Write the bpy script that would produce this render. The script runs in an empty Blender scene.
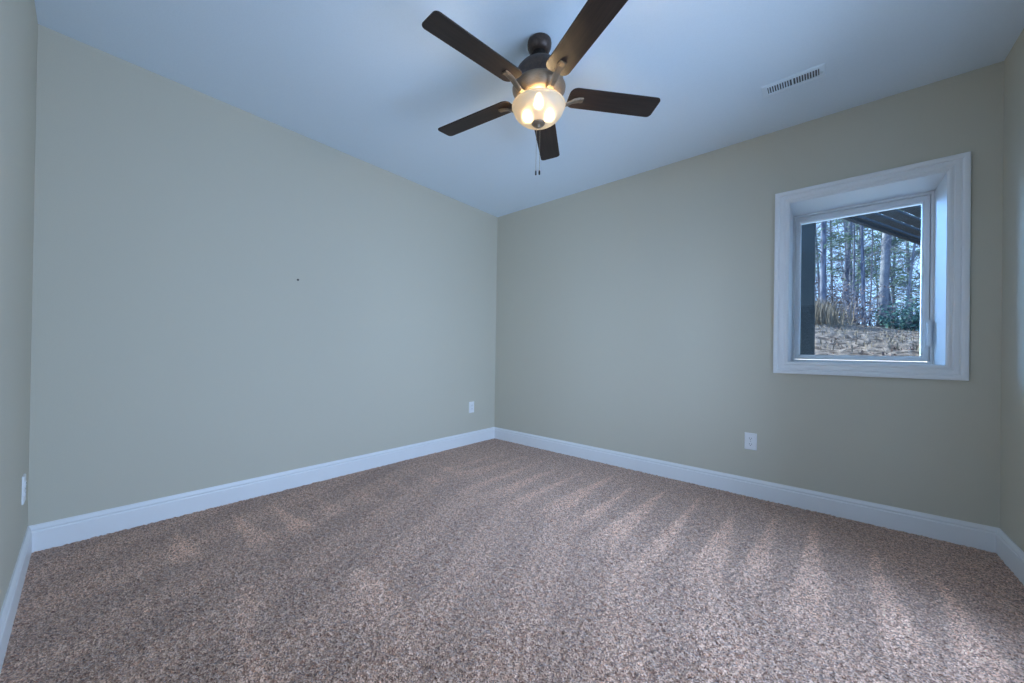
import bpy, bmesh, math, random
import numpy as np
from mathutils import Vector, Matrix

C = bpy.context.scene.collection
SC = bpy.context.scene
R = math.radians
random.seed(7)
rng = np.random.default_rng(11)

# ------------------------------------------------------------------ room size
W, D, H = 3.389, 3.190, 2.44          # room: x 0..W, y -D..0, z 0..H
BASE_H, BASE_T = 0.1175, 0.014

# ------------------------------------------------------------------ camera
def make_camera():
    f, pitch, roll, yaw = 368.321, 0.00412, 0.01513, 2.29844
    F = Vector((math.cos(pitch) * math.cos(yaw), math.cos(pitch) * math.sin(yaw), math.sin(pitch)))
    Rt = Vector((math.sin(yaw), -math.cos(yaw), 0))
    U = Rt.cross(F)
    R2 = Rt * math.cos(roll) + U * math.sin(roll)
    U2 = -Rt * math.sin(roll) + U * math.cos(roll)
    cam = bpy.data.cameras.new('camera')
    o = bpy.data.objects.new('camera', cam)
    C.objects.link(o)
    m = Matrix((R2, U2, -F)).transposed().to_4x4()
    m.translation = (2.74209, -3.02411, 0.95668)
    o.matrix_world = m
    cam.sensor_fit = 'HORIZONTAL'
    cam.sensor_width = 36
    cam.lens = f / 1024 * 36
    cam.shift_x = 13.12 / 1024
    cam.shift_y = 8.07 / 1024
    cam.clip_start = 0.02
    cam.clip_end = 300
    SC.camera = o
make_camera()

# ------------------------------------------------------------------ light and exposure
vs = SC.view_settings
vs.view_transform = 'Standard'
vs.look = 'None'
vs.gamma = 1
vs.use_curve_mapping = False
vs.exposure = 0.0

SKY_STRENGTH = 1.0
DOOR_FILL_W = 104.0
BACK_LIGHT_W = 11.0
BACK_LIGHT_COL = (0.60, 0.77, 1.0)
DOOR_FILL_COL = (0.47, 0.66, 1.0)
SUN_STRENGTH = 17.0
GLOW_STRENGTH = 7.0
BULB_STRENGTH = 140.0
BOWL_GLOW = 0.46

w = bpy.data.worlds.new('sky')
SC.world = w
w.use_nodes = True
nt = w.node_tree
bg = nt.nodes['Background']
tc = nt.nodes.new('ShaderNodeTexCoord')
sp = nt.nodes.new('ShaderNodeVectorMath')       # how far a direction is from the hazy woods to the north
sp.operation = 'DOT_PRODUCT'
sp.inputs[1].default_value = Vector((0.06, 0.985, 0.165)).normalized()
rp = nt.nodes.new('ShaderNodeValToRGB')
rp.color_ramp.elements[0].position = 0.70
rp.color_ramp.elements[0].color = (1.0, 1.55, 2.5, 1)      # open sky overhead and to the sides
rp.color_ramp.elements[1].position = 0.93
rp.color_ramp.elements[1].color = (1.35, 1.70, 2.25, 1)    # pale haze behind the woods
nt.links.new(tc.outputs['Generated'], sp.inputs[0])
nt.links.new(sp.outputs['Value'], rp.inputs[0])
zz = nt.nodes.new('ShaderNodeSeparateXYZ')
lo = nt.nodes.new('ShaderNodeMapRange')             # nothing bright below the horizon
lo.inputs['From Min'].default_value = -0.12
lo.inputs['From Max'].default_value = 0.0
lo.inputs['To Min'].default_value = 0.12
sc_ = nt.nodes.new('ShaderNodeVectorMath')
sc_.operation = 'SCALE'
nt.links.new(tc.outputs['Generated'], zz.inputs[0])
nt.links.new(zz.outputs['Z'], lo.inputs['Value'])
nt.links.new(rp.outputs[0], sc_.inputs[0])
nt.links.new(lo.outputs[0], sc_.inputs['Scale'])
nt.links.new(sc_.outputs[0], bg.inputs['Color'])
bg.inputs['Strength'].default_value = SKY_STRENGTH

def lamp(name, kind, energy, col, loc, direction, **kw):
    l = bpy.data.lights.new(name, kind)
    l.energy = energy
    l.color = col
    for k, v in kw.items():
        setattr(l, k, v)
    o = bpy.data.objects.new(name, l)
    C.objects.link(o)
    o.location = loc
    o.rotation_euler = Vector(direction).to_track_quat('-Z', 'Y').to_euler()
    return o

lamp('sun', 'SUN', SUN_STRENGTH, (1.0, 0.93, 0.82), (-10, 8, 12), (1, -0.10, -0.52), angle=R(0.6))
# added broad soft lamp in place of bright north-west sky, lifts the east wall
lamp('sky_fill', 'SUN', GLOW_STRENGTH, (0.34, 0.60, 1.0), (-9, 10, 6), (0.66, -0.73, -0.17), angle=R(34))
# added fill lamp outside the unseen, added glass door in the east wall
W2 = dict(y0=-2.54, y1=-0.78, z0=0.0, z1=2.05)
lamp('door_fill', 'AREA', DOOR_FILL_W, DOOR_FILL_COL,
     (W + 0.15, (W2['y0'] + W2['y1']) / 2, (W2['z0'] + W2['z1']) / 2), (-1, 0, 0),
     shape='RECTANGLE', size=1.70, size_y=1.96)

# added fill lamp outside an invented, unseen window in the south wall
W3 = dict(x0=1.38, x1=2.36, z0=0.90, z1=2.06)
lamp('back_fill', 'AREA', BACK_LIGHT_W, BACK_LIGHT_COL,
     ((W3['x0'] + W3['x1']) / 2, -D - 0.15, (W3['z0'] + W3['z1']) / 2), (0, 1, 0),
     shape='RECTANGLE', size=0.92, size_y=1.08)

# ------------------------------------------------------------------ materials
def mat(name, col=(0.8, 0.8, 0.8), rough=0.5, metal=0.0, spec=0.5):
    m = bpy.data.materials.new(name)
    m.use_nodes = True
    b = m.node_tree.nodes['Principled BSDF']
    b.inputs['Base Color'].default_value = (*col, 1)
    b.inputs['Roughness'].default_value = rough
    b.inputs['Metallic'].default_value = metal
    b.inputs['Specular IOR Level'].default_value = spec
    return m

def N(m, t, **inp):
    n = m.node_tree.nodes.new(t)
    for k, v in inp.items():
        n.inputs[k.replace('_', ' ')].default_value = v
    return n

def L(m, a, b):
    m.node_tree.links.new(a, b)

def coords(m, scale=(1, 1, 1), kind='Object'):
    t = m.node_tree.nodes.new('ShaderNodeTexCoord')
    mp = m.node_tree.nodes.new('ShaderNodeMapping')
    mp.inputs['Scale'].default_value = scale
    L(m, t.outputs[kind], mp.inputs['Vector'])
    return mp.outputs['Vector']

def bump(m, height, strength, dist):
    b = m.node_tree.nodes.new('ShaderNodeBump')
    b.inputs['Strength'].default_value = strength
    b.inputs['Distance'].default_value = dist
    L(m, height, b.inputs['Height'])
    L(m, b.outputs['Normal'], m.node_tree.nodes['Principled BSDF'].inputs['Normal'])

def ramp(m, fac, stops):
    r = m.node_tree.nodes.new('ShaderNodeValToRGB')
    while len(r.color_ramp.elements) < len(stops):
        r.color_ramp.elements.new(0.5)
    for e, (p, c) in zip(r.color_ramp.elements, stops):
        e.position = p
        e.color = (*c, 1)
    L(m, fac, r.inputs[0])
    return r.outputs[0]

def noisy(name, c0, c1, scale, rough=0.6, metal=0, bstr=0.0, bdist=0.002, stretch=(1, 1, 1), p0=0.35, p1=0.65, detail=4, spec=0.5):
    m = mat(name, c0, rough, metal, spec)
    v = coords(m, stretch)
    n = N(m, 'ShaderNodeTexNoise', Scale=scale, Detail=detail)
    L(m, v, n.inputs['Vector'])
    L(m, ramp(m, n.outputs['Fac'], [(p0, c0), (p1, c1)]), m.node_tree.nodes['Principled BSDF'].inputs['Base Color'])
    if bstr:
        bump(m, n.outputs['Fac'], bstr, bdist)
    return m

M = {}
M['wall'] = noisy('greige_wall_paint', (0.560, 0.522, 0.425), (0.580, 0.542, 0.442), 260, 0.75, bstr=0.10, bdist=0.0015, spec=0.25)
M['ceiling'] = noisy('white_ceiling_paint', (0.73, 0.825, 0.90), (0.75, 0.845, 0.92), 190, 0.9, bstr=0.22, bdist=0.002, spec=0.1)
M['trim'] = noisy('white_semigloss_trim', (0.80, 0.80, 0.80), (0.81, 0.81, 0.81), 6, 0.4)
M['vinyl'] = noisy('white_window_vinyl', (0.80, 0.81, 0.82), (0.81, 0.82, 0.83), 6, 0.35)
M['plastic'] = noisy('white_outlet_plastic', (0.80, 0.80, 0.80), (0.82, 0.82, 0.82), 50, 0.3)
M['slot'] = noisy('dark_slot', (0.02, 0.02, 0.02), (0.03, 0.03, 0.03), 50, 0.6)
M['screw'] = noisy('screw_steel', (0.5, 0.5, 0.5), (0.6, 0.6, 0.6), 200, 0.35, 1.0)
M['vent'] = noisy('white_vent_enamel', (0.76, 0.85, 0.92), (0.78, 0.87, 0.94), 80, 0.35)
M['duct'] = noisy('dark_duct', (0.05, 0.06, 0.07), (0.08, 0.09, 0.10), 20, 0.7)
M['bronze'] = noisy('oil_rubbed_bronze', (0.055, 0.036, 0.028), (0.085, 0.056, 0.042), 90, 0.45, 0.4)
M['brushed'] = noisy('brushed_bronze', (0.20, 0.145, 0.095), (0.26, 0.19, 0.13), 60, 0.42, 0.5, stretch=(1, 1, 14))
M['armbronze'] = noisy('arm_bronze', (0.17, 0.125, 0.085), (0.22, 0.165, 0.11), 80, 0.42, 0.5)
M['chain'] = noisy('chain_brass', (0.30, 0.24, 0.17), (0.40, 0.32, 0.22), 300, 0.4, 0.9)
M['pull'] = noisy('dark_pull', (0.02, 0.017, 0.015), (0.03, 0.025, 0.02), 120, 0.4)

# fan blade: dark espresso wood grain
m = mat('espresso_blade', (0.03, 0.02, 0.016), 0.5, spec=0.35)
v = coords(m, (3, 60, 60))
n = N(m, 'ShaderNodeTexNoise', Scale=2.2, Detail=6)
L(m, v, n.inputs['Vector'])
L(m, ramp(m, n.outputs['Fac'], [(0.3, (0.016, 0.010, 0.008)), (0.7, (0.034, 0.021, 0.016))]), m.node_tree.nodes['Principled BSDF'].inputs['Base Color'])
M['blade'] = m

# carpet: flecked yarn, pile lay stored per vertex
m = mat('frieze_carpet', (0.3, 0.24, 0.2), 0.95, spec=0.1)
b = m.node_tree.nodes['Principled BSDF']
b.inputs['Sheen Weight'].default_value = 0.40
b.inputs['Sheen Roughness'].default_value = 0.5
v = coords(m)
vo = N(m, 'ShaderNodeTexVoronoi', Scale=235)
L(m, v, vo.inputs['Vector'])
sep = m.node_tree.nodes.new('ShaderNodeSeparateColor')
L(m, vo.outputs['Color'], sep.inputs[0])
fleck = ramp(m, sep.outputs[0], [(0.0, (0.150, 0.066, 0.043)), (0.25, (0.355, 0.178, 0.113)), (0.60, (0.620, 0.352, 0.234)), (1.0, (0.92, 0.61, 0.435))])
n = N(m, 'ShaderNodeTexNoise', Scale=38, Detail=3)
L(m, v, n.inputs['Vector'])
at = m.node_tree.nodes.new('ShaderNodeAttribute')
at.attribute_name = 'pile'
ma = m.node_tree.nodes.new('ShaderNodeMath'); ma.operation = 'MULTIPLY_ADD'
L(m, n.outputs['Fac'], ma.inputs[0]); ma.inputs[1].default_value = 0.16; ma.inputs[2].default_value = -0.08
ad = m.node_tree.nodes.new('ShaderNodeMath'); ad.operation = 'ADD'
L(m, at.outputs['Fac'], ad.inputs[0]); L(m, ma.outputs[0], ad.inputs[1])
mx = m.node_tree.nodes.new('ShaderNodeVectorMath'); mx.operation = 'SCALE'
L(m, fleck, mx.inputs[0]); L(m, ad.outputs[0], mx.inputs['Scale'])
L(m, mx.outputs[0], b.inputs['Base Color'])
bump(m, vo.outputs['Distance'], 0.6, 0.006)
M['carpet'] = m

# glass pane: see-through with fresnel reflection
def glass(name, tint=(0.98, 0.99, 0.99)):
    m = bpy.data.materials.new(name)
    m.use_nodes = True
    t = m.node_tree
    t.nodes.remove(t.nodes['Principled BSDF'])
    tr = t.nodes.new('ShaderNodeBsdfTransparent'); tr.inputs[0].default_value = (*tint, 1)
    gl = t.nodes.new('ShaderNodeBsdfGlossy'); gl.inputs['Roughness'].default_value = 0.0
    fr = t.nodes.new('ShaderNodeFresnel'); fr.inputs[0].default_value = 1.35
    mi = t.nodes.new('ShaderNodeMixShader')
    t.links.new(fr.outputs[0], mi.inputs[0]); t.links.new(tr.outputs[0], mi.inputs[1]); t.links.new(gl.outputs[0], mi.inputs[2])
    t.links.new(mi.outputs[0], t.nodes['Material Output'].inputs[0])
    return m
M['glass'] = glass('window_glass', (0.76, 0.90, 1.0))
M['clear_glass'] = glass('door_glass')

# frosted bowl
m = bpy.data.materials.new('frosted_glass_bowl')
m.use_nodes = True
t = m.node_tree
pb = t.nodes['Principled BSDF']
pb.inputs['Base Color'].default_value = (0.86, 0.78, 0.62, 1)
pb.inputs['Roughness'].default_value = 0.35
pb.inputs['Emission Color'].default_value = (1.0, 0.80, 0.46, 1)
pb.inputs['Emission Strength'].default_value = BOWL_GLOW
tl = t.nodes.new('ShaderNodeBsdfTranslucent'); tl.inputs[0].default_value = (0.026, 0.021, 0.015, 1)
mi = t.nodes.new('ShaderNodeMixShader'); mi.inputs[0].default_value = 0.55
rf = t.nodes.new('ShaderNodeBsdfRefraction')            # blurred view of the bulbs through the frosting
rf.inputs['Color'].default_value = (0.26, 0.23, 0.17, 1)
rf.inputs['Roughness'].default_value = 0.60
rf.inputs['IOR'].default_value = 1.22
m2 = t.nodes.new('ShaderNodeMixShader'); m2.inputs[0].default_value = 0.5
t.links.new(tl.outputs[0], m2.inputs[1]); t.links.new(rf.outputs[0], m2.inputs[2])
t.links.new(pb.outputs[0], mi.inputs[1]); t.links.new(m2.outputs[0], mi.inputs[2])
t.links.new(mi.outputs[0], t.nodes['Material Output'].inputs[0])
M['bowl'] = m
m = mat('lit_bulb', (1, 0.9, 0.7), 0.4)
pb = m.node_tree.nodes['Principled BSDF']
pb.inputs['Emission Color'].default_value = (1.0, 0.76, 0.44, 1)
pb.inputs['Emission Strength'].default_value = BULB_STRENGTH
M['bulb'] = m

# outdoors
M['hill'] = noisy('leaf_litter_hillside', (0.075, 0.050, 0.040), (0.27, 0.19, 0.148), 9.0, 0.95, bstr=0.8, bdist=0.08, detail=9, p0=0.38, p1=0.6, spec=0.1)
M['bark'] = noisy('haze_blue_bark', (0.110, 0.106, 0.135), (0.27, 0.255, 0.29), 9, 0.95, bstr=0.5, bdist=0.03, stretch=(1, 1, 0.25), spec=0.1)  # lightened and tinted blue in place of haze among the trees
M['palebark'] = noisy('pale_grey_bark', (0.20, 0.185, 0.195), (0.30, 0.28, 0.29), 8, 0.95, bstr=0.5, bdist=0.03, stretch=(1, 1, 0.25), spec=0.1)
M['needles'] = noisy('pine_needles', (0.15, 0.22, 0.14), (0.30, 0.38, 0.22), 3, 0.8, spec=0.2)
M['darkleaf'] = noisy('dark_evergreen_leaves', (0.025, 0.075, 0.065), (0.05, 0.12, 0.09), 5, 0.6)
M['grass'] = noisy('dry_straw_grass', (0.17, 0.125, 0.085), (0.28, 0.21, 0.155), 6, 0.9, spec=0.1)
M['brownleaf'] = noisy('dead_brown_leaves', (0.12, 0.075, 0.065), (0.22, 0.145, 0.12), 6, 0.9, spec=0.1)
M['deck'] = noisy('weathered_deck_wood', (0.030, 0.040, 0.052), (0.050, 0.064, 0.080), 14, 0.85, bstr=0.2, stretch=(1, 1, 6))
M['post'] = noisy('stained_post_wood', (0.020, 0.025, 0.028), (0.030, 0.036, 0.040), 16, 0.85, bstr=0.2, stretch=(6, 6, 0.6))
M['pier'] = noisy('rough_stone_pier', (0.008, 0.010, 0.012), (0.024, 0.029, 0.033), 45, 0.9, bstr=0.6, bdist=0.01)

# ------------------------------------------------------------------ mesh helpers
def obj(name, bm, material, parent=None, smooth=False, loc=None, bevel=0.0):
    me = bpy.data.meshes.new(name)
    bm.normal_update()
    bm.to_mesh(me)
    bm.free()
    if smooth:
        for p in me.polygons:
            p.use_smooth = True
    me.materials.append(material)
    o = bpy.data.objects.new(name, me)
    C.objects.link(o)
    if parent:
        o.parent = parent
    if loc:
        o.location = loc
    if bevel:
        md = o.modifiers.new('bevel', 'BEVEL')
        md.width = bevel
        md.segments = 2
        md.limit_method = 'ANGLE'
        md.angle_limit = R(40)
    return o

def tag(o, label, cat, group=None, kind=None):
    o['label'] = label
    if cat: o['category'] = cat
    if group: o['group'] = group
    if kind: o['kind'] = kind
    return o

def empty(name, loc=(0, 0, 0), rz=0):
    o = bpy.data.objects.new(name, None)
    o.empty_display_size = 0.1
    C.objects.link(o)
    o.location = loc
    o.rotation_euler = (0, 0, rz)
    return o

def struct(name, bm, m, label=None, parent=None, **kw):
    o = obj(name, bm, m, parent, **kw)
    if parent is None:
        o['kind'] = 'structure'
        if label: o['label'] = label
    return o

def box(bm, x0, x1, y0, y1, z0, z1, mtx=None):
    vv = [(x0, y0, z0), (x1, y0, z0), (x1, y1, z0), (x0, y1, z0), (x0, y0, z1), (x1, y0, z1), (x1, y1, z1), (x0, y1, z1)]
    vs_ = [bm.verts.new(Vector(p) if mtx is None else mtx @ Vector(p)) for p in vv]
    for f in ((3, 2, 1, 0), (4, 5, 6, 7), (0, 1, 5, 4), (1, 2, 6, 5), (2, 3, 7, 6), (3, 0, 4, 7)):
        bm.faces.new([vs_[i] for i in f])
    return bm

def boxes(*bs):
    bm = bmesh.new()
    for b_ in bs:
        box(bm, *b_)
    return bm

def lathe(bm, prof, seg=48, mtx=None, cap0=True, cap1=True):
    rings = []
    for r, z in prof:
        ring = []
        for i in range(seg):
            a = 2 * math.pi * i / seg
            p = Vector((r * math.cos(a), r * math.sin(a), z))
            ring.append(bm.verts.new(mtx @ p if mtx else p))
        rings.append(ring)
    for a, b_ in zip(rings, rings[1:]):
        for i in range(seg):
            j = (i + 1) % seg
            bm.faces.new((a[i], a[j], b_[j], b_[i]))
    if cap0: bm.faces.new(list(reversed(rings[0])))
    if cap1: bm.faces.new(rings[-1])
    bmesh.ops.recalc_face_normals(bm, faces=bm.faces)
    return bm

def tube(bm, pts, rads, seg=8, cap=True):
    rings = []
    pts = [Vector(p) for p in pts]
    for i, p in enumerate(pts):
        d = (pts[min(i + 1, len(pts) - 1)] - pts[max(i - 1, 0)]).normalized()
        a = d.orthogonal().normalized() if i == 0 else (u - d * u.dot(d)).normalized()
        u = a
        b_ = d.cross(a)
        r = rads[i] if hasattr(rads, '__len__') else rads
        rings.append([bm.verts.new(p + (a * math.cos(2 * math.pi * k / seg) + b_ * math.sin(2 * math.pi * k / seg)) * r) for k in range(seg)])
    for a, b_ in zip(rings, rings[1:]):
        for i in range(seg):
            j = (i + 1) % seg
            bm.faces.new((a[i], a[j], b_[j], b_[i]))
    if cap:
        bm.faces.new(list(reversed(rings[0])))
        bm.faces.new(rings[-1])
    return bm

def prism(bm, outline, z0, z1, mtx=None):
    T = (lambda p: mtx @ Vector(p)) if mtx else Vector
    lo = [bm.verts.new(T((x, y, z0))) for x, y in outline]
    hi = [bm.verts.new(T((x, y, z1))) for x, y in outline]
    bm.faces.new(list(reversed(lo)))
    bm.faces.new(hi)
    n_ = len(outline)
    for i in range(n_):
        j = (i + 1) % n_
        bm.faces.new((lo[i], lo[j], hi[j], hi[i]))
    return bm

def frame_sweep(bm, x0, x1, z0, z1, prof, put):
    """mitred picture-frame moulding: prof = (outward offset, thickness) closed loop; put(x, t, z) -> world"""
    loops = []
    for sx, sz, X, Z in ((-1, -1, x0, z0), (1, -1, x1, z0), (1, 1, x1, z1), (-1, 1, x0, z1)):
        loops.append([bm.verts.new(put(X + sx * o_, t_, Z + sz * o_)) for o_, t_ in prof])
    k = len(prof)
    for c in range(4):
        a, b_ = loops[c], loops[(c + 1) % 4]
        for i in range(k):
            j = (i + 1) % k
            bm.faces.new((a[i], a[j], b_[j], b_[i]))
    bmesh.ops.recalc_face_normals(bm, faces=bm.faces)
    return bm

# ------------------------------------------------------------------ room shell
O1 = dict(x0=2.555, x1=3.210, z0=0.917, z1=1.942)      # finished opening of window_1 in the north wall
NT, ET = 0.42, 0.16                                     # thick walls
J = 0.018                                               # jamb board

bm = boxes((-0.12, O1['x0'] - J, 0, NT, -0.05, H), (O1['x1'] + J, W + ET, 0, NT, -0.05, H),
           (O1['x0'] - J, O1['x1'] + J, 0, NT, -0.05, O1['z0'] - J), (O1['x0'] - J, O1['x1'] + J, 0, NT, O1['z1'] + J, H))
struct('wall_north', bm, M['wall'], 'greige painted wall with the window')
bm = boxes((W, W + ET, -D - 0.16, W2['y0'] - J, -0.05, H), (W, W + ET, W2['y1'] + J, 0, -0.05, H),
           (W, W + ET, W2['y0'] - J, W2['y1'] + J, -0.05, -0.002), (W, W + ET, W2['y0'] - J, W2['y1'] + J, W2['z1'] + J, H))
struct('wall_east', bm, M['wall'], 'greige painted wall at the far right')
struct('wall_west', boxes((-0.12, 0, -D - 0.16, 0, -0.05, H)), M['wall'], 'large greige painted wall on the left')
ST = 0.16
struct('wall_south', boxes((0, W3['x0'] - J, -D - ST, -D, -0.05, H), (W3['x1'] + J, W, -D - ST, -D, -0.05, H),
                           (W3['x0'] - J, W3['x1'] + J, -D - ST, -D, -0.05, W3['z0'] - J), (W3['x0'] - J, W3['x1'] + J, -D - ST, -D, W3['z1'] + J, H)), M['wall'], 'greige painted wall at the far left')
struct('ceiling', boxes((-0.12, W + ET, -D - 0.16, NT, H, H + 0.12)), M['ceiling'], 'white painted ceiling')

# ------------------------------------------------------------------ carpet floor (fine displaced grid, pile lay per vertex)
def carpet():
    st = 0.0062
    nx, ny = int(W / st) + 1, int(D / st) + 1
    xs = np.linspace(0, W, nx); ys = np.linspace(-D, 0, ny)
    X, Y = np.meshgrid(xs, ys, indexing='ij')
    X = X.copy(); Y = Y.copy()
    jx = (rng.random(X.shape) - .5) * st * .7; jy = (rng.random(X.shape) - .5) * st * .7
    jx[0] = jx[-1] = 0; jy[:, 0] = jy[:, -1] = 0
    X += jx; Y += jy
    h = rng.random(X.shape)
    h2 = (h + np.roll(h, 1, 0) + np.roll(h, 1, 1) + np.roll(h, (1, 1), (0, 1))) / 4
    Z = -0.008 + 0.0062 * h + 0.004 * (h2 - .5)
    # low-frequency wobble so stroke edges are not ruler-straight
    wob = 0.008 * np.sin(7 * X + 3 * Y + 1) + 0.006 * np.sin(17 * X - 11 * Y) + 0.003 * np.sin(41 * X + 29 * Y)
    wob += (h2 - .5) * 0.03
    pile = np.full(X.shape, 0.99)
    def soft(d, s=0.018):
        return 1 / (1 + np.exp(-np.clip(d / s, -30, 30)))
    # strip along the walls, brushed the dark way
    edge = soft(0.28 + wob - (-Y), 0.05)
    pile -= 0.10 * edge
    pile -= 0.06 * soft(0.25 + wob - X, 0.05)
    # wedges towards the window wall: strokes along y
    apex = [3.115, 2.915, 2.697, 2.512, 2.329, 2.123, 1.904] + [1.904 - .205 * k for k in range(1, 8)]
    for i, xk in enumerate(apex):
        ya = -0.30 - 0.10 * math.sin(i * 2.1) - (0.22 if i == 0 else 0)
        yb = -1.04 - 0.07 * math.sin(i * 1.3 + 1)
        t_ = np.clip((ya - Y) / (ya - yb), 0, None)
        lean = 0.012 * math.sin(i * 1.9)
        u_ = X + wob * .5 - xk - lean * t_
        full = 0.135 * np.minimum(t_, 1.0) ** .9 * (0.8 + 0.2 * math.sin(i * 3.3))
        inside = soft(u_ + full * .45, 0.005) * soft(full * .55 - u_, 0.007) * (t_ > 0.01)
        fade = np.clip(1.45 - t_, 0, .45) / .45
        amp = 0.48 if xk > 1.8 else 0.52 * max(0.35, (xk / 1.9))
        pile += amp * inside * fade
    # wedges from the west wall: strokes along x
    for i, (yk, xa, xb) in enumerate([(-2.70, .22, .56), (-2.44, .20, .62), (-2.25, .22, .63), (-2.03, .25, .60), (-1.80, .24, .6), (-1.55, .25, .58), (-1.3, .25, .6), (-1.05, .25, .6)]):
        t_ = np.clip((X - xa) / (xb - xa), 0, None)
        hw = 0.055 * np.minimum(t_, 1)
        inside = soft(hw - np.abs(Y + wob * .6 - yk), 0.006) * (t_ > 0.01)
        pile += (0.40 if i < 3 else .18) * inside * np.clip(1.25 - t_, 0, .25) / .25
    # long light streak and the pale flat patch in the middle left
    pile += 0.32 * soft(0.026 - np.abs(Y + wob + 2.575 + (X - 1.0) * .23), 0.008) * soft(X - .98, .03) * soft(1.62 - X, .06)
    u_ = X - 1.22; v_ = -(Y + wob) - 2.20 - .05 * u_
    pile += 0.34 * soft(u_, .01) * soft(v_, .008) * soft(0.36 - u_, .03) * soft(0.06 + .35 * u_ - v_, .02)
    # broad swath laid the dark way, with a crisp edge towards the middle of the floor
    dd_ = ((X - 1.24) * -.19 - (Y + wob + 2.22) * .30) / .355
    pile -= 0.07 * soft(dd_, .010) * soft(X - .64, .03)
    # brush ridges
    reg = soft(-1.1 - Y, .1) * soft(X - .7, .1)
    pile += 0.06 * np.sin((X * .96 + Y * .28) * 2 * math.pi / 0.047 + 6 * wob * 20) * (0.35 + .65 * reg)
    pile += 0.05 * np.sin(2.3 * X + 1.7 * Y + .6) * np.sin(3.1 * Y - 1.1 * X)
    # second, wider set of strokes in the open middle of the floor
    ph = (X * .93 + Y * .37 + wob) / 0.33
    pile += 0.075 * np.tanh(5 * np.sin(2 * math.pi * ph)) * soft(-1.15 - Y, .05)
    co = np.stack([X, Y, Z], -1).reshape(-1, 3).astype(np.float32)
    idx = np.arange(nx * ny).reshape(nx, ny)
    q = np.stack([idx[:-1, :-1], idx[1:, :-1], idx[1:, 1:], idx[:-1, 1:]], -1).reshape(-1, 4)
    me = bpy.data.meshes.new('floor')
    me.vertices.add(len(co)); me.vertices.foreach_set('co', co.ravel())
    me.loops.add(q.size); me.loops.foreach_set('vertex_index', q.ravel().astype(np.int32))
    me.polygons.add(len(q))
    me.polygons.foreach_set('loop_start', np.arange(0, q.size, 4, dtype=np.int32))
    me.update(calc_edges=True)
    a = me.attributes.new('pile', 'FLOAT', 'POINT')
    a.data.foreach_set('value', pile.reshape(-1).astype(np.float32))
    me.validate()
    me.polygons.foreach_set('use_smooth', np.ones(len(q), dtype=bool))
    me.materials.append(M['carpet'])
    o = bpy.data.objects.new('floor', me)
    C.objects.link(o)
    o['kind'] = 'structure'
    o['label'] = 'flecked brown frieze carpet with vacuum tracks'
carpet()

# ------------------------------------------------------------------ baseboards
BP = [(0, 0), (BASE_T, 0), (BASE_T, .084), (.0125, .0875), (.0095, .089), (.0095, .0935), (.0115, .0965), (.0115, .1005), (.0085, .1075), (.0055, .1125), (.0045, .1175), (0, .1175)]
def baseboard(name, a, b_, nrm, label):
    """a -> b along the wall, nrm = inward normal; both ends mitred"""
    a, b_, nrm = Vector((*a, 0)), Vector((*b_, 0)), Vector((*nrm, 0))
    d = (b_ - a).normalized()
    bm = bmesh.new()
    e0 = [bm.verts.new(a + d * t_ + nrm * t_ + Vector((0, 0, z - (0.01 if z == 0 else 0)))) for t_, z in BP]
    e1 = [bm.verts.new(b_ - d * t_ + nrm * t_ + Vector((0, 0, z - (0.01 if z == 0 else 0)))) for t_, z in BP]
    k = len(BP)
    for i in range(k):
        j = (i + 1) % k
        bm.faces.new((e0[i], e0[j], e1[j], e1[i]))
    bm.faces.new(e0); bm.faces.new(e1)
    bmesh.ops.recalc_face_normals(bm, faces=bm.faces)
    struct(name, bm, M['trim'], label)
baseboard('baseboard_west', (0, -D), (0, 0), (1, 0), 'white baseboard along the left wall')
baseboard('baseboard_north', (0, 0), (W, 0), (0, -1), 'white baseboard along the window wall')
baseboard('baseboard_east', (W, W2['y1'] + .0765), (W, 0), (-1, 0), 'white baseboard at the far right')
baseboard('baseboard_south', (0, -D), (W, -D), (0, 1), 'white baseboard at the far left')

# ------------------------------------------------------------------ windows
CASING = [(0.004, 0), (0.004, .009), (.007, .0115), (.016, .0115), (.019, .0085), (.024, .0085), (.027, .0125), (.044, .0135),
          (.047, .0105), (.051, .0105), (.055, .0165), (.060, .0185), (.072, .0185), (.0765, .016), (.0765, 0)]
def ring_boxes(bm, x0, x1, z0, z1, wd, y0, y1, put):
    """four-piece rectangular frame whose INNER edge is x0..x1, z0..z1"""
    frame_sweep(bm, x0, x1, z0, z1, [(0, y0), (wd, y0), (wd, y1), (0, y1)], put)
    return bm

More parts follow.
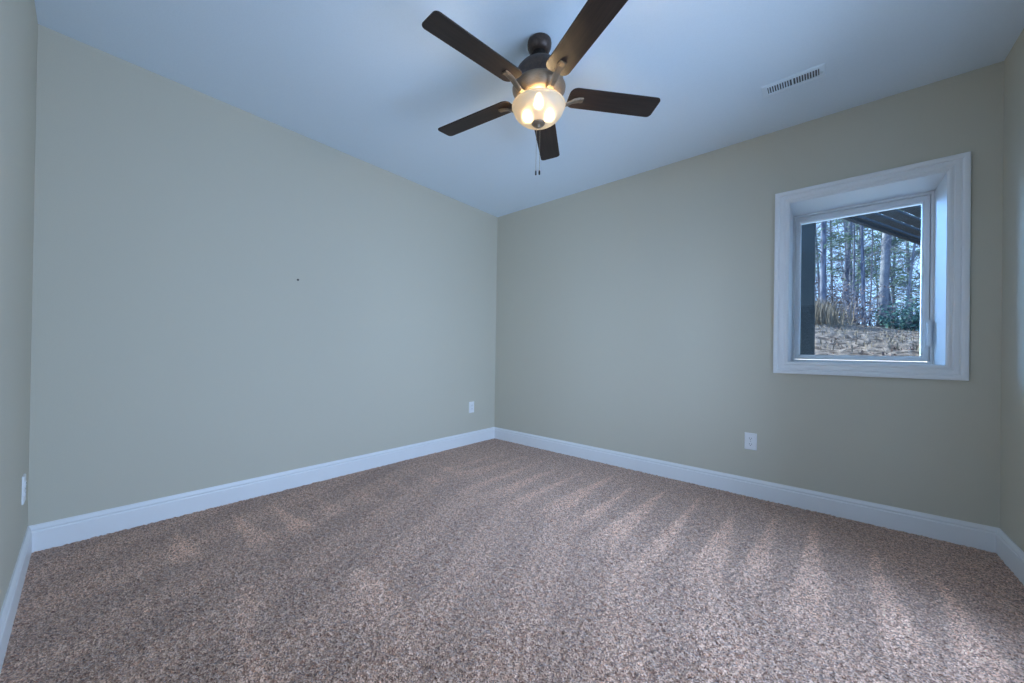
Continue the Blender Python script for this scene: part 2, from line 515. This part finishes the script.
def window(name, x0, x1, z0, z1, put, label, jamb_end=0.300, pane_glass=None):
    """put(u, depth, z): depth > 0 goes outwards through the wall, < 0 into the room"""
    root = empty(name)
    root['kind'] = 'structure'
    root['label'] = label
    bm = frame_sweep(bmesh.new(), x0, x1, z0, z1, CASING, lambda u, t_, z: put(u, -t_, z))
    obj('casing', bm, M['trim'], root)
    bm = ring_boxes(bmesh.new(), x0, x1, z0, z1, J - .0005, -0.001, jamb_end, put)
    obj('jamb', bm, M['trim'], root)
    fr = 0.013
    bm = ring_boxes(bmesh.new(), x0 + fr, x1 - fr, z0 + fr, z1 - fr, fr + J - .001, 0.302, 0.415, put)
    obj('frame', bm, M['vinyl'], root, bevel=0.002)
    # sash: stile with stepped glazing bead
    gx0, gx1, gz0, gz1 = x0 + .044, x1 - .044, z0 + .047, z1 - .050
    ax0, ax1, az0, az1 = x0 + fr + .003, x1 - fr - .003, z0 + fr + .003, z1 - fr - .003
    bm = bmesh.new()
    prof_in = [(0.0, .350), (0.0, .327), (0.004, .321), (0.008, .319), (0.008, .312)]
    loops = []
    for sx, sz, GX, GZ, AX, AZ in ((-1, -1, gx0, gz0, ax0, az0), (1, -1, gx1, gz0, ax1, az0), (1, 1, gx1, gz1, ax1, az1), (-1, 1, gx0, gz1, ax0, az1)):
        l_ = [bm.verts.new(put(GX + sx * o_, d_, GZ + sz * o_)) for o_, d_ in prof_in]
        l_.append(bm.verts.new(put(AX, .312, AZ)))
        l_.append(bm.verts.new(put(AX, .372, AZ)))
        l_.append(bm.verts.new(put(GX, .372, GZ)))
        loops.append(l_)
    for c in range(4):
        a, b_ = loops[c], loops[(c + 1) % 4]
        for i in range(len(a)):
            j = (i + 1) % len(a)
            bm.faces.new((a[i], a[j], b_[j], b_[i]))
    bmesh.ops.recalc_face_normals(bm, faces=bm.faces)
    sash = obj('sash', bm, M['vinyl'], root)
    bm = bmesh.new()
    pts = [put(u, d_, z) for d_ in (.343, .346) for (u, z) in ((gx0 - .004, gz0 - .004), (gx1 + .004, gz0 - .004), (gx1 + .004, gz1 + .004), (gx0 - .004, gz1 + .004))]
    vv = [bm.verts.new(p) for p in pts]
    for f in ((3, 2, 1, 0), (4, 5, 6, 7), (0, 1, 5, 4), (1, 2, 6, 5), (2, 3, 7, 6), (3, 0, 4, 7)):
        bm.faces.new([vv[i] for i in f])
    bmesh.ops.recalc_face_normals(bm, faces=bm.faces)
    obj('pane', bm, pane_glass or M['glass'], sash)
    # casement lock on the right stile: plate and lever
    def pbox(bm, u0, u1, d0, d1, z0_, z1_):
        vv = [bm.verts.new(put(u, d_, z)) for (u, d_, z) in ((u0, d0, z0_), (u1, d0, z0_), (u1, d1, z0_), (u0, d1, z0_), (u0, d0, z1_), (u1, d0, z1_), (u1, d1, z1_), (u0, d1, z1_))]
        for f in ((3, 2, 1, 0), (4, 5, 6, 7), (0, 1, 5, 4), (1, 2, 6, 5), (2, 3, 7, 6), (3, 0, 4, 7)):
            bm.faces.new([vv[i] for i in f])
        bmesh.ops.recalc_face_normals(bm, faces=bm.faces)
    cu = x1 - .022
    bm = bmesh.new(); pbox(bm, cu - .013, cu + .013, .294, .303, z0 + .100, z0 + .262)
    lock = obj('lock_plate', bm, M['vinyl'], root, bevel=0.002)
    bm = bmesh.new()
    pbox(bm, cu - .007, cu + .009, .258, .296, z0 + .215, z0 + .246)
    pbox(bm, cu - .007, cu + .009, .258, .270, z0 + .112, z0 + .216)
    obj('lock_lever', bm, M['vinyl'], lock, bevel=0.002)
    return root

window('window_1', O1['x0'], O1['x1'], O1['z0'], O1['z1'], lambda u, d_, z: Vector((u, d_, z)), 'white casement window with stepped casing in a deep reveal')
window('added_window', -W3['x1'], -W3['x0'], W3['z0'], W3['z1'], lambda u, d_, z: Vector((-u, -D - (d_ if d_ < .2 else d_ - .262), z)), 'added white casement window, unseen behind the camera, for fill light', 0.038, M['clear_glass'])  # invented south window, built to let light in from behind

def added_glass_door():
    """added two-panel sliding glass door in the east wall, out of view"""
    y0, y1, z1 = W2['y0'], W2['y1'], W2['z1']
    root = empty('added_door', (W, (y0 + y1) / 2, 0))
    root['kind'] = 'structure'
    root['label'] = 'added white sliding glass door, unseen beside the camera, for fill light'
    hw = (y1 - y0) / 2
    bm = bmesh.new()
    for a, b_, za, zb in ((-hw - .0765, -hw - .004, 0, z1 + .0765), (hw + .004, hw + .0765, 0, z1 + .0765), (-hw - .004, hw + .004, z1 + .004, z1 + .0765)):
        box(bm, -.0165, 0, a, b_, za, zb)
    obj('casing', bm, M['trim'], root, bevel=.003)
    bm = bmesh.new()
    for a, b_, za, zb in ((-hw, -hw + .03, 0, z1), (hw - .03, hw, 0, z1), (-hw + .03, hw - .03, z1 - .03, z1), (-hw + .03, hw - .03, 0, .025)):
        box(bm, 0.001, ET - .03, a, b_, za, zb)
    obj('frame', bm, M['vinyl'], root, bevel=.002)
    for k, (a, b_, xo) in enumerate(((-hw + .032, .04, .028), (-.04, hw - .032, .075))):
        bm = bmesh.new()
        for p, q, za, zb in ((a, a + .075, .027, z1 - .032), (b_ - .075, b_, .027, z1 - .032), (a + .075, b_ - .075, z1 - .11, z1 - .032), (a + .075, b_ - .075, .027, .13)):
            box(bm, xo, xo + .04, p, q, za, zb)
        pn = obj('panel', bm, M['vinyl'], root, bevel=.002)
        obj('pane', box(bmesh.new(), xo + .018, xo + .022, a + .07, b_ - .07, .125, z1 - .105), M['clear_glass'], pn)
        if k == 0:
            bm = bmesh.new()
            tube(bm, [(xo, a + .04, .92), (xo - .03, a + .04, .94), (xo - .03, a + .04, 1.10), (xo, a + .04, 1.12)], .008, 10)
            obj('pull_handle', bm, M['vinyl'], pn, smooth=True)
added_glass_door()  # unseen door, added to bring light into the room

# ------------------------------------------------------------------ outlets
def outlet(loc, rz, label):
    """built facing -y (local), plate back at local y = 0"""
    root = empty('wall_outlet', loc, rz)
    tag(root, label, 'outlet', 'wall outlets')
    w_, h_ = .035, .057
    bm = bmesh.new()
    out = [(-w_, -h_), (w_, -h_), (w_, h_), (-w_, h_)]
    inn = [(-w_ + .004, -h_ + .004), (w_ - .004, -h_ + .004), (w_ - .004, h_ - .004), (-w_ + .004, h_ - .004)]
    a = [bm.verts.new((x, .0005, z)) for x, z in out]
    b_ = [bm.verts.new((x, -.0035, z)) for x, z in out]
    c = [bm.verts.new((x, -.0065, z)) for x, z in inn]
    for p, q in ((a, b_), (b_, c)):
        for i in range(4):
            j = (i + 1) % 4
            bm.faces.new((p[i], p[j], q[j], q[i]))
    bm.faces.new(c); bm.faces.new(list(reversed(a)))
    bmesh.ops.recalc_face_normals(bm, faces=bm.faces)
    obj('cover_plate', bm, M['plastic'], root)
    for zc in (-.0195, .0195):
        ol = [(.0165 * math.copysign(min(1, abs(math.cos(t_)) * 1.18), math.cos(t_)), .0140 * math.sin(t_)) for t_ in [2 * math.pi * k / 28 for k in range(28)]]
        bm = bmesh.new()
        lo = [bm.verts.new((x, -.006, zc + z)) for x, z in ol]
        hi = [bm.verts.new((x, -.0085, zc + z)) for x, z in ol]
        for i in range(28):
            j = (i + 1) % 28
            bm.faces.new((lo[i], lo[j], hi[j], hi[i]))
        bm.faces.new(hi)
        bmesh.ops.recalc_face_normals(bm, faces=bm.faces)
        rc = obj('receptacle', bm, M['plastic'], root)
        bm = bmesh.new()
        for sx, hh in ((-.0063, .0042), (.0063, .0034)):
            box(bm, sx - .0011, sx + .0011, -.0089, -.0080, zc + .003 - hh, zc + .003 + hh)
        mt = Matrix.Translation((0, -.0085, zc - .0075)) @ Matrix.Rotation(R(90), 4, 'X')
        lathe(bm, [(.0024, -.0004), (.0024, .0004)], 12, mt)
        obj('slot', bm, M['slot'], rc)
    bm = lathe(bmesh.new(), [(.0032, -.0005), (.0030, .0007), (.0015, .0012)], 14, Matrix.Translation((0, -.0066, 0)) @ Matrix.Rotation(R(90), 4, 'X'))
    obj('screw', bm, M['screw'], root)
    return root
outlet((2.359, 0, .368), 0, 'white wall outlet below and left of the window')
outlet((0, -.359, .372), R(90), 'small white wall outlet near the back corner on the left wall')
outlet((.245, -D, .352), R(180), 'white wall outlet seen edge-on at the far left')

# ------------------------------------------------------------------ nail left in the west wall
bm = lathe(bmesh.new(), [(.0020, -.010), (.0020, .007), (.0068, .0072), (.0068, .0092), (.003, .0100)], 12,
           Matrix.Translation((0.0, -2.053, 1.428)) @ Matrix.Rotation(R(90), 4, 'Y'))
tag(obj('nail', bm, M['pull']), 'tiny dark nail left in the big bare wall', 'nail')

# ------------------------------------------------------------------ ceiling air vent
def vent():
    x0, x1, y0, y1 = 2.458, 2.724, -.556, -.444
    cx, cy = (x0 + x1) / 2, (y0 + y1) / 2
    root = empty('ceiling_vent', (cx, cy, H))
    tag(root, 'white louvred air vent in the ceiling near the window wall', 'vent')
    hw, hd = (x1 - x0) / 2, (y1 - y0) / 2
    bm = bmesh.new()
    prof = [(0.0, .001), (0.0, .006), (.006, .007), (.021, .0055), (.024, .004), (.024, -.001)]
    ix, iy = hw - .024, hd - .024
    loops = []
    for sx, sy in ((-1, -1), (1, -1), (1, 1), (-1, 1)):
        loops.append([bm.verts.new((sx * (ix + o_), sy * (iy + o_), -t_)) for o_, t_ in prof])
    for c in range(4):
        a, b_ = loops[c], loops[(c + 1) % 4]
        for i in range(len(prof) - 1):
            bm.faces.new((a[i], a[i + 1], b_[i + 1], b_[i]))
    bmesh.ops.recalc_face_normals(bm, faces=bm.faces)
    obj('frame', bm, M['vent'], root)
    obj('duct_backing', boxes((-ix, ix, -iy, iy, -.0012, -.0004)), M['duct'], root)
    obj('center_bar', boxes((-.0035, .0035, -iy, iy, -.0062, -.0013)), M['vent'], root)
    n_ = 9
    for s in (-1, 1):
        for k in range(n_):
            xc = s * (.0085 + (k + .5) * (ix - .010) / n_)
            mt = Matrix.Translation((xc, 0, -.0036)) @ Matrix.Rotation(R(s * 38), 4, 'Y')
            obj('louver', box(bmesh.new(), -.0031, .0031, -iy - .001, iy + .001, -.0004, .0004, mt), M['vent'], root)
    obj('damper_lever', boxes((ix + .004, ix + .012, -.003, .003, -.015, -.005)), M['vent'], root)
    for s in (-1, 1):
        obj('screw', lathe(bmesh.new(), [(.0035, -.0052), (.0035, -.0075), (.0015, -.0082)], 12, Matrix.Translation((s * (hw - .011), 0, 0))), M['vent'], root)
vent()

# ------------------------------------------------------------------ ceiling fan
FX, FY = 1.7023, -1.598
def fan():
    root = empty('ceiling_fan', (FX, FY, H))
    tag(root, 'dark five-blade ceiling fan with lit frosted glass bowl and pull chains', 'ceiling fan')
    def Z(z): return z - H
    def part(name, bm, mm, parent=root, **kw):
        return obj(name, bm, mm, parent, **kw)
    part('canopy', lathe(bmesh.new(), [(.050, Z(2.4399)), (.056, Z(2.436)), (.0575, Z(2.425)), (.0565, Z(2.412)), (.052, Z(2.400)), (.044, Z(2.391)), (.036, Z(2.3865))], 48), M['bronze'], smooth=True)
    part('downrod', lathe(bmesh.new(), [(.030, Z(2.392)), (.030, Z(2.366)), (.033, Z(2.362)), (.033, Z(2.328))], 40), M['pull'], smooth=True)
    part('motor_housing', lathe(bmesh.new(), [(.036, Z(2.333)), (.064, Z(2.327)), (.090, Z(2.314)), (.106, Z(2.294)), (.113, Z(2.272)), (.1145, Z(2.250)), (.1145, Z(2.228)), (.119, Z(2.224)), (.119, Z(2.219)), (.108, Z(2.217))], 64), M['bronze'], smooth=True)
    part('motor_ring', lathe(bmesh.new(), [(.110, Z(2.221)), (.124, Z(2.218)), (.1265, Z(2.212)), (.1255, Z(2.204)), (.118, Z(2.190)), (.108, Z(2.172)), (.098, Z(2.163)), (.084, Z(2.157)), (.050, Z(2.153))], 64), M['brushed'], smooth=True)
    part('light_fitter', lathe(bmesh.new(), [(.050, Z(2.155)), (.058, Z(2.151)), (.062, Z(2.146)), (.064, Z(2.136)), (.058, Z(2.132)), (.050, Z(2.131)), (.012, Z(2.128))], 48), M['brushed'], smooth=True)
    # glass bowl
    bp = []
    for k in range(19):
        t_ = k / 18
        a = t_ * math.pi / 2
        bp.append((.1225 * math.cos(a) ** .82, Z(2.125) - .078 * math.sin(a) ** 1.15))
    bp[-1] = (.010, bp[-1][1])
    prof = [(.1190, Z(2.1295)), (.1255, Z(2.1305)), (.1275, Z(2.1280)), (.1262, Z(2.1245))] + bp
    bowl = part('glass_bowl', lathe(bmesh.new(), prof, 72, None, False, False), M['bowl'], smooth=True)
    for f in bowl.data.polygons: pass
    # finial with washer and knob
    zb = 2.0475
    fin = part('finial', lathe(bmesh.new(), [(.012, Z(zb + .004)), (.031, Z(zb + .003)), (.0325, Z(zb - .001)), (.028, Z(zb - .006)), (.016, Z(zb - .009)), (.0085, Z(zb - .012)), (.0085, Z(zb - .017)), (.005, Z(zb - .022)), (.001, Z(zb - .0235))], 36), M['brushed'], smooth=True)
    # bulbs: near, far left, far right as seen from the camera
    for a in (-54, 66, 186):
        x, y = .055 * math.cos(R(a)), .055 * math.sin(R(a))
        mt = Matrix.Translation((x, y, Z(2.110)))
        part('bulb', lathe(bmesh.new(), [(.003, -.0195), (.011, -.017), (.0175, -.010), (.0195, .000), (.0175, .009), (.013, .018), (.011, .024), (.011, .032)], 24, mt), M['bulb'], smooth=True)
    # blades and arms
    for ang in (50.3, 118.4, 188.6, 262.6, 333.6):
        ang = R(ang)
        rot = Matrix.Rotation(ang, 4, 'Z')
        pitch = Matrix.Rotation(R(BLADE_PITCH), 4, 'X')
        ol = []
        def arc(cx, cy, r, a0, a1, n_=7):
            for i in range(n_ + 1):
                a = R(a0 + (a1 - a0) * i / n_)
                ol.append((cx + r * math.cos(a), cy + r * math.sin(a)))
        hr, ht, r0, r1 = .0575, .0595, .148, .603
        arc(r1 - .022, -ht + .022, .022, -90, 0)
        arc(r1 - .022, ht - .022, .022, 0, 90)
        arc(r0 + .035, hr - .035, .035, 90, 180)
        arc(r0 + .035, -hr + .035, .035, 180, 270)
        mt = rot @ Matrix.Translation((0, 0, Z(2.190))) @ pitch
        bl = part('blade', prism(bmesh.new(), ol, -.003, .003), M['blade'], bevel=.0015)
        bl.matrix_local = mt
        # arm: curved bar from motor underside to the blade, with slotted end plate under the blade
        bm = bmesh.new()
        path = [(.070, 2.1510, .0145), (.100, 2.1455, .0140), (.125, 2.1475, .0140), (.150, 2.1590, .0145), (.172, 2.1730, .0150), (.200, 2.1815, .0160), (.222, 2.1823, .0150)]
        rings = []
        for i, (x, z, hw) in enumerate(path):
            tw = min(1, max(0, (x - .11) / .05))
            pm = Matrix.Rotation(R(BLADE_PITCH) * tw, 4, 'X')
            q = []
            for yy, zz in ((-hw, 0), (-hw * .6, -.0042), (hw * .6, -.0042), (hw, 0), (hw, .0032), (-hw, .0032)):
                p = pm @ Vector((0, yy, zz))
                q.append(bm.verts.new(rot @ Vector((x, p.y, Z(z) + p.z))))
            rings.append(q)
        for a, b_ in zip(rings, rings[1:]):
            for i in range(6):
                j = (i + 1) % 6
                bm.faces.new((a[i], a[j], b_[j], b_[i]))
        bm.faces.new(rings[0]); bm.faces.new(rings[-1])
        bmesh.ops.recalc_face_normals(bm, faces=bm.faces)
        arm = part('blade_arm', bm, M['armbronze'], bevel=.001)
        bm = bmesh.new()
        mt2 = rot @ Matrix.Translation((0, 0, Z(2.1863))) @ pitch
        for sx, sy in ((.205, -.008), (.205, .008)):
            lathe(bm, [(.0035, -.0085), (.0042, -.0070), (.0042, -.002)], 10, mt2 @ Matrix.Translation((sx, sy, 0)))
        # dark slot at the tip of the arm
        part('screw', bm, M['pull'], arm)
        box_ = box(bmesh.new(), .214, .2235, -.0115, .0115, -.0082, -.0068, mt2)
        part('end_slot', box_, M['pull'], arm)
    # pull chains of small beads
    for dx, ln in ((-.0085, .212), (.0085, .210)):
        ex, ey = .746 * dx, .666 * dx
        bm = bmesh.new()
        ztop = Z(zb - .014)
        tube(bm, [(ex, ey, ztop), (ex, ey, ztop - ln)], .0007, 6)
        nb = 66
        for i in range(nb):
            zz = ztop - ln * (i + .5) / nb
            mt = Matrix.Translation((ex, ey, zz))
            lathe(bm, [(.0004, .00125), (.00125, 0), (.0004, -.00125)], 6, mt)
        # tiny lead-in arm from the finial
        tube(bm, [(0, 0, ztop + .001), (ex, ey, ztop)], .0012, 6)
        ch = part('pull_chain', bm, M['chain'], smooth=True)
        bm = lathe(bmesh.new(), [(.0012, 0), (.0030, -.002), (.0042, -.007), (.0044, -.014), (.0040, -.021), (.0020, -.023)], 16, Matrix.Translation((ex, ey, ztop - ln + .001)))
        part('pull_knob', bm, M['pull'], ch, smooth=True)
BLADE_PITCH = -9
fan()

# ------------------------------------------------------------------ outdoors: hillside
def ground_z(x, y):
    s = math.tanh((x - 2.6) / 3.2) * 3.2
    base = .62 + .112 * min(y, 16) + .045 * max(0, y - 16)
    return base - .0185 * min(y, 18) * s + .05 * math.sin(1.3 * x + .7 * y) + .03 * math.sin(3.1 * x - 2.3 * y)

def hillside():
    nx, ny = 150, 150
    xs = np.linspace(-9, 20, nx)
    ys = .42 + (np.linspace(0, 1, ny) ** 1.7) * 48
    bm = bmesh.new()
    g = [[bm.verts.new((x, y, ground_z(x, y) + random.uniform(-.045, .045))) for y in ys] for x in xs]
    for i in range(nx - 1):
        for j in range(ny - 1):
            bm.faces.new((g[i][j], g[i + 1][j], g[i + 1][j + 1], g[i][j + 1]))
    struct('hillside_ground', bm, M['hill'], 'leaf covered slope rising outside the window', smooth=True)
hillside()

M['concrete'] = noisy('pale_bounce_concrete', (0.52, 0.51, 0.48), (0.62, 0.60, 0.57), 12, 0.9, bstr=0.2, bdist=0.004)
struct('bounce_slab', boxes((-1.5, 6.0, .425, 2.5, .62, .925)), M['concrete'], 'added pale slab along the house wall, unseen, bouncing light upwards')  # hidden slab added to bounce sun up onto the window reveal

def blades(name, spots, material, label, cat, n_per, hmin, hmax, spread, wdt):
    bm = bmesh.new()
    for (x, y) in spots:
        for _ in range(n_per):
            px, py = x + random.gauss(0, spread), y + random.gauss(0, spread)
            z = ground_z(px, py) - .03
            h = random.uniform(hmin, hmax)
            a = random.uniform(0, 6.28)
            lean = random.uniform(.05, .5) * h
            dx, dy = math.cos(a) * lean, math.sin(a) * lean
            wx, wy = math.cos(a + 1.57) * wdt, math.sin(a + 1.57) * wdt
            p0 = bm.verts.new((px - wx, py - wy, z)); p1 = bm.verts.new((px + wx, py + wy, z))
            p2 = bm.verts.new((px + dx * .45 + wx * .7, py + dy * .45 + wy * .7, z + h * .65)); p3 = bm.verts.new((px + dx * .45 - wx * .7, py + dy * .45 - wy * .7, z + h * .65))
            p4 = bm.verts.new((px + dx, py + dy, z + h))
            bm.faces.new((p0, p1, p2, p3)); bm.faces.new((p3, p2, p4))
    o = obj(name, bm, material)
    return tag(o, label, cat, kind='stuff')
blades('tall_dry_grass', [(2.35 + random.uniform(-.5, .65) , random.uniform(11, 14)) for _ in range(46)], M['grass'],
       'tall straw-coloured grass at the left edge of the woods', 'grass', 14, .35, .95, .18, .010)
blades('short_dry_grass', [(random.uniform(-1, 8), random.uniform(3.5, 16)) for _ in range(620)], M['grass'],
       'short dry grass scattered over the leafy slope', 'grass', 8, .03, .15, .3, .007)
blades('fallen_leaves', [(random.uniform(0, 7), random.uniform(3, 15)) for _ in range(1500)], M['brownleaf'],
       'dead brown leaves littering the slope', 'leaves', 5, .015, .05, .5, .016)

# ------------------------------------------------------------------ outdoors: trees
def rand_dir(zmin, zmax):
    a = random.uniform(0, 6.283)
    z = random.uniform(zmin, zmax)
    s = math.sqrt(max(0, 1 - z * z))
    return Vector((s * math.cos(a), s * math.sin(a), z))

def trunk_path(h, bend):
    p = Vector((0, 0, -.3)); out = [p.copy()]
    d = Vector((random.uniform(-bend, bend), random.uniform(-bend, bend), 1)).normalized()
    n_ = 9
    for i in range(n_):
        d = (d + Vector((random.uniform(-bend, bend), random.uniform(-bend, bend), 0)) * .5).normalized()
        p = p + d * h / n_
        out.append(p.copy())
    return out

def limb(bm, p, d, ln, r, depth, twigs):
    pts = [p.copy()]; q = p.copy(); dd = d.copy()
    for i in range(4):
        dd = (dd + Vector((random.uniform(-.25, .25), random.uniform(-.25, .25), random.uniform(-.08, .22)))).normalized()
        q = q + dd * ln / 4
        pts.append(q.copy())
    tube(bm, pts, [r, r * .8, r * .6, r * .4, r * .15], 4 if depth else 3, False)
    if depth:
        for _ in range(twigs):
            k = random.randint(1, 4)
            limb(bm, pts[k], (dd + rand_dir(-.4, .7) * .9).normalized(), ln * random.uniform(.3, .55), r * .45, depth - 1, max(2, twigs - 2))
    return pts

def bare_tree(h, r, bend, start, nb, twigs, material):
    root = empty('bare_tree')
    tp = trunk_path(h, bend)
    n_ = len(tp) - 1
    rad = [r * (1.25 if i == 0 else 1) * (1 - .72 * i / n_) for i in range(n_ + 1)]
    tr = obj('trunk', tube(bmesh.new(), tp, rad, 9), material, root, smooth=True)
    bm = bmesh.new()
    for _ in range(nb):
        t_ = random.uniform(start, 1) * n_
        i = min(int(t_), n_ - 1)
        p = tp[i].lerp(tp[i + 1], t_ - i)
        limb(bm, p, rand_dir(-.05, .75), h * random.uniform(.10, .22), rad[i] * .32, 2, twigs)
    obj('branches', bm, material, root)
    return root

def pine_tree(h, r, start, nb, material):
    root = empty('pine_tree')
    tp = trunk_path(h, .04)
    n_ = len(tp) - 1
    rad = [r * (1 - .75 * i / n_) for i in range(n_ + 1)]
    obj('trunk', tube(bmesh.new(), tp, rad, 9), M['bark'], root, smooth=True)
    bm = bmesh.new(); fb = bmesh.new()
    for _ in range(nb):
        t_ = random.uniform(start, 1) * n_
        i = min(int(t_), n_ - 1)
        p = tp[i].lerp(tp[i + 1], t_ - i)
        ln = h * .20 * (1.15 - .8 * t_ / n_) * random.uniform(.7, 1.1)
        d = rand_dir(-.15, .35)
        pts = limb(bm, p, d, ln, rad[i] * .22, 0, 0)
        for k in range(1, 5):
            for _ in range(16):
                c = pts[k] + Vector((random.gauss(0, .16), random.gauss(0, .16), random.gauss(0, .07))) * (ln / 1.6)
                a = rand_dir(-.4, .5); b_ = a.orthogonal().normalized()
                s = random.uniform(.10, .20)
                v0 = fb.verts.new(c - a * s); v1 = fb.verts.new(c + b_ * s * .16); v2 = fb.verts.new(c + a * s); v3 = fb.verts.new(c - b_ * s * .16)
                fb.faces.new((v0, v1, v2, v3))
    obj('branches', bm, M['bark'], root)
    obj('foliage', fb, material, root)
    return root

def shrub(h, wd, n_, material, leaf, nl):
    root = empty('shrub')
    bm = bmesh.new(); fb = bmesh.new()
    for _ in range(n_):
        a = random.uniform(0, 6.283)
        p = Vector((math.cos(a) * .15, math.sin(a) * .15, -.1))
        d = Vector((math.cos(a) * wd / h * .8, math.sin(a) * wd / h * .8, 1)).normalized()
        pts = limb(bm, p, d, h * random.uniform(.6, 1.05), .014, 1, 3)
        if leaf:
            for k in range(1, 5):
                for _ in range(nl):
                    c = pts[k] + Vector((random.gauss(0, .12), random.gauss(0, .12), random.gauss(0, .12)))
                    q = rand_dir(-.6, .8); b_ = q.orthogonal().normalized()
                    s = random.uniform(.035, .075)
                    vv = [fb.verts.new(c - q * s), fb.verts.new(c + b_ * s * .5), fb.verts.new(c + q * s), fb.verts.new(c - b_ * s * .5)]
                    fb.faces.new(vv)
    obj('stems', bm, material, root)
    if leaf:
        obj('foliage', fb, leaf, root)
    else:
        fb.free()
    return root

def copy_tree(src):
    c = src.copy(); C.objects.link(c)
    for ch in src.children:
        d = ch.copy(); C.objects.link(d); d.parent = c
    return c

def place(o, x, y, rz, s):
    o.location = (x, y, ground_z(x, y))
    o.rotation_euler = (random.uniform(-.03, .03), random.uniform(-.03, .03), rz)
    o.scale = (s, s, s * random.uniform(.9, 1.1))

# the one broad pale trunk right of centre
big = bare_tree(15, .15, .03, .45, 14, 3, M['palebark'])
big.name = 'pale_trunk_tree'
tag(big, 'tall tree with the broad pale grey trunk, rightmost big trunk in the window', 'tree')
big.location = (4.30, 17.0, ground_z(4.30, 17.0)); big.rotation_euler = (0, R(2.0), 0)

protos = [bare_tree(13, .048, .05, .08, 46, 4, M['bark']), bare_tree(15, .065, .04, .20, 40, 4, M['bark']),
          bare_tree(10, .034, .08, .06, 40, 4, M['bark']), bare_tree(14, .050, .05, .10, 42, 4, M['palebark']),
          bare_tree(8, .026, .09, .05, 36, 4, M['bark']), bare_tree(6, .020, .10, .04, 36, 4, M['palebark'])]
used = set()
BARE_LABEL = 'bare grey winter tree in the woods outside the window'
n_trees = 0
tries = 0
taken = [(4.30, 17.0)]
while n_trees < 130 and tries < 4000:
    tries += 1
    y = 16.0 + 26 * random.random() ** 1.2
    dd = y + 3.02
    x = 2.74 + dd * random.uniform(-.20, .33)
    if any((x - a) ** 2 + (y - b_) ** 2 < .38 ** 2 for a, b_ in taken) or abs((x - 2.74) / dd - (4.3 - 2.74) / 20.02) < .012 and y < 17.5:
        continue
    taken.append((x, y))
    k = random.choice([0, 0, 1, 2, 2, 3, 3, 4, 4, 5, 5])
    o = protos[k] if k not in used else copy_tree(protos[k])
    used.add(k)
    tag(o, BARE_LABEL, 'tree', 'bare trees in the woods')
    place(o, x, y, random.uniform(0, 6.28), random.uniform(.8, 1.2))
    n_trees += 1
for k, p in enumerate(protos):
    if k not in used:
        tag(p, BARE_LABEL, 'tree', 'bare trees in the woods')
        place(p, 5 + k, 30, 0, 1)

pines = [pine_tree(13, .13, .22, 34, M['needles']), pine_tree(10, .10, .15, 30, M['needles'])]
pspots = [(2.62, 16.2, 0, .85, 'thin pine with sparse green needles just right of the deck post'),
          (3.25, 19.5, 1, 1.1, 'sparse pine behind the tall straw grass, left of the window view'),
          (4.9, 21.0, 1, .9, 'small green pine just right of the broad pale trunk'),
          (3.9, 26.0, 0, 1.0, 'tall pine deep in the woods, middle of the window view'),
          (5.9, 24.5, 1, 1.0, 'sparse pine at the right edge of the window view'),
          (1.2, 22.0, 0, 1.0, 'tall pine hidden mostly behind the deck post')]
for i, (x, y, k, s, lab) in enumerate(pspots):
    o = pines[k] if i < 2 else copy_tree(pines[k])
    tag(o, lab, 'tree', 'pines in the woods')
    place(o, x, y, random.uniform(0, 6.28), s)

ev = shrub(1.2, .7, 26, M['bark'], M['darkleaf'], 12)
ev.name = 'evergreen_shrub'
tag(ev, 'dark evergreen shrub at the foot of the pale tree trunk', 'shrub')
ev.location = (4.62, 15.0, ground_z(4.62, 15.0))
sh = shrub(1.7, .9, 22, M['bark'], M['brownleaf'], 3)
sspots = [(random.uniform(1.0, 6.8), random.uniform(14.2, 22)) for _ in range(16)]
for i, (x, y) in enumerate(sspots):
    o = sh if i == 0 else copy_tree(sh)
    tag(o, 'twiggy brown-leaved shrub among the bare trees', 'shrub', 'brown shrubs in the woods')
    o.location = (x, y, ground_z(x, y)); o.rotation_euler = (0, 0, random.uniform(0, 6.28))
    s = random.uniform(.6, 1.15); o.scale = (s, s, s)

# ------------------------------------------------------------------ outdoors: deck overhead and its post
def deck():
    root = empty('wooden_deck', (2.839, 2.548, 2.50), R(67.3))
    tag(root, 'dark underside of the wooden deck with pale gaps between its boards', 'deck')
    # local x runs along the boards, local -y to the right
    obj('rim_board', boxes((-.80, 4.2, -.04, 0, -.005, .18)), M['deck'], root)
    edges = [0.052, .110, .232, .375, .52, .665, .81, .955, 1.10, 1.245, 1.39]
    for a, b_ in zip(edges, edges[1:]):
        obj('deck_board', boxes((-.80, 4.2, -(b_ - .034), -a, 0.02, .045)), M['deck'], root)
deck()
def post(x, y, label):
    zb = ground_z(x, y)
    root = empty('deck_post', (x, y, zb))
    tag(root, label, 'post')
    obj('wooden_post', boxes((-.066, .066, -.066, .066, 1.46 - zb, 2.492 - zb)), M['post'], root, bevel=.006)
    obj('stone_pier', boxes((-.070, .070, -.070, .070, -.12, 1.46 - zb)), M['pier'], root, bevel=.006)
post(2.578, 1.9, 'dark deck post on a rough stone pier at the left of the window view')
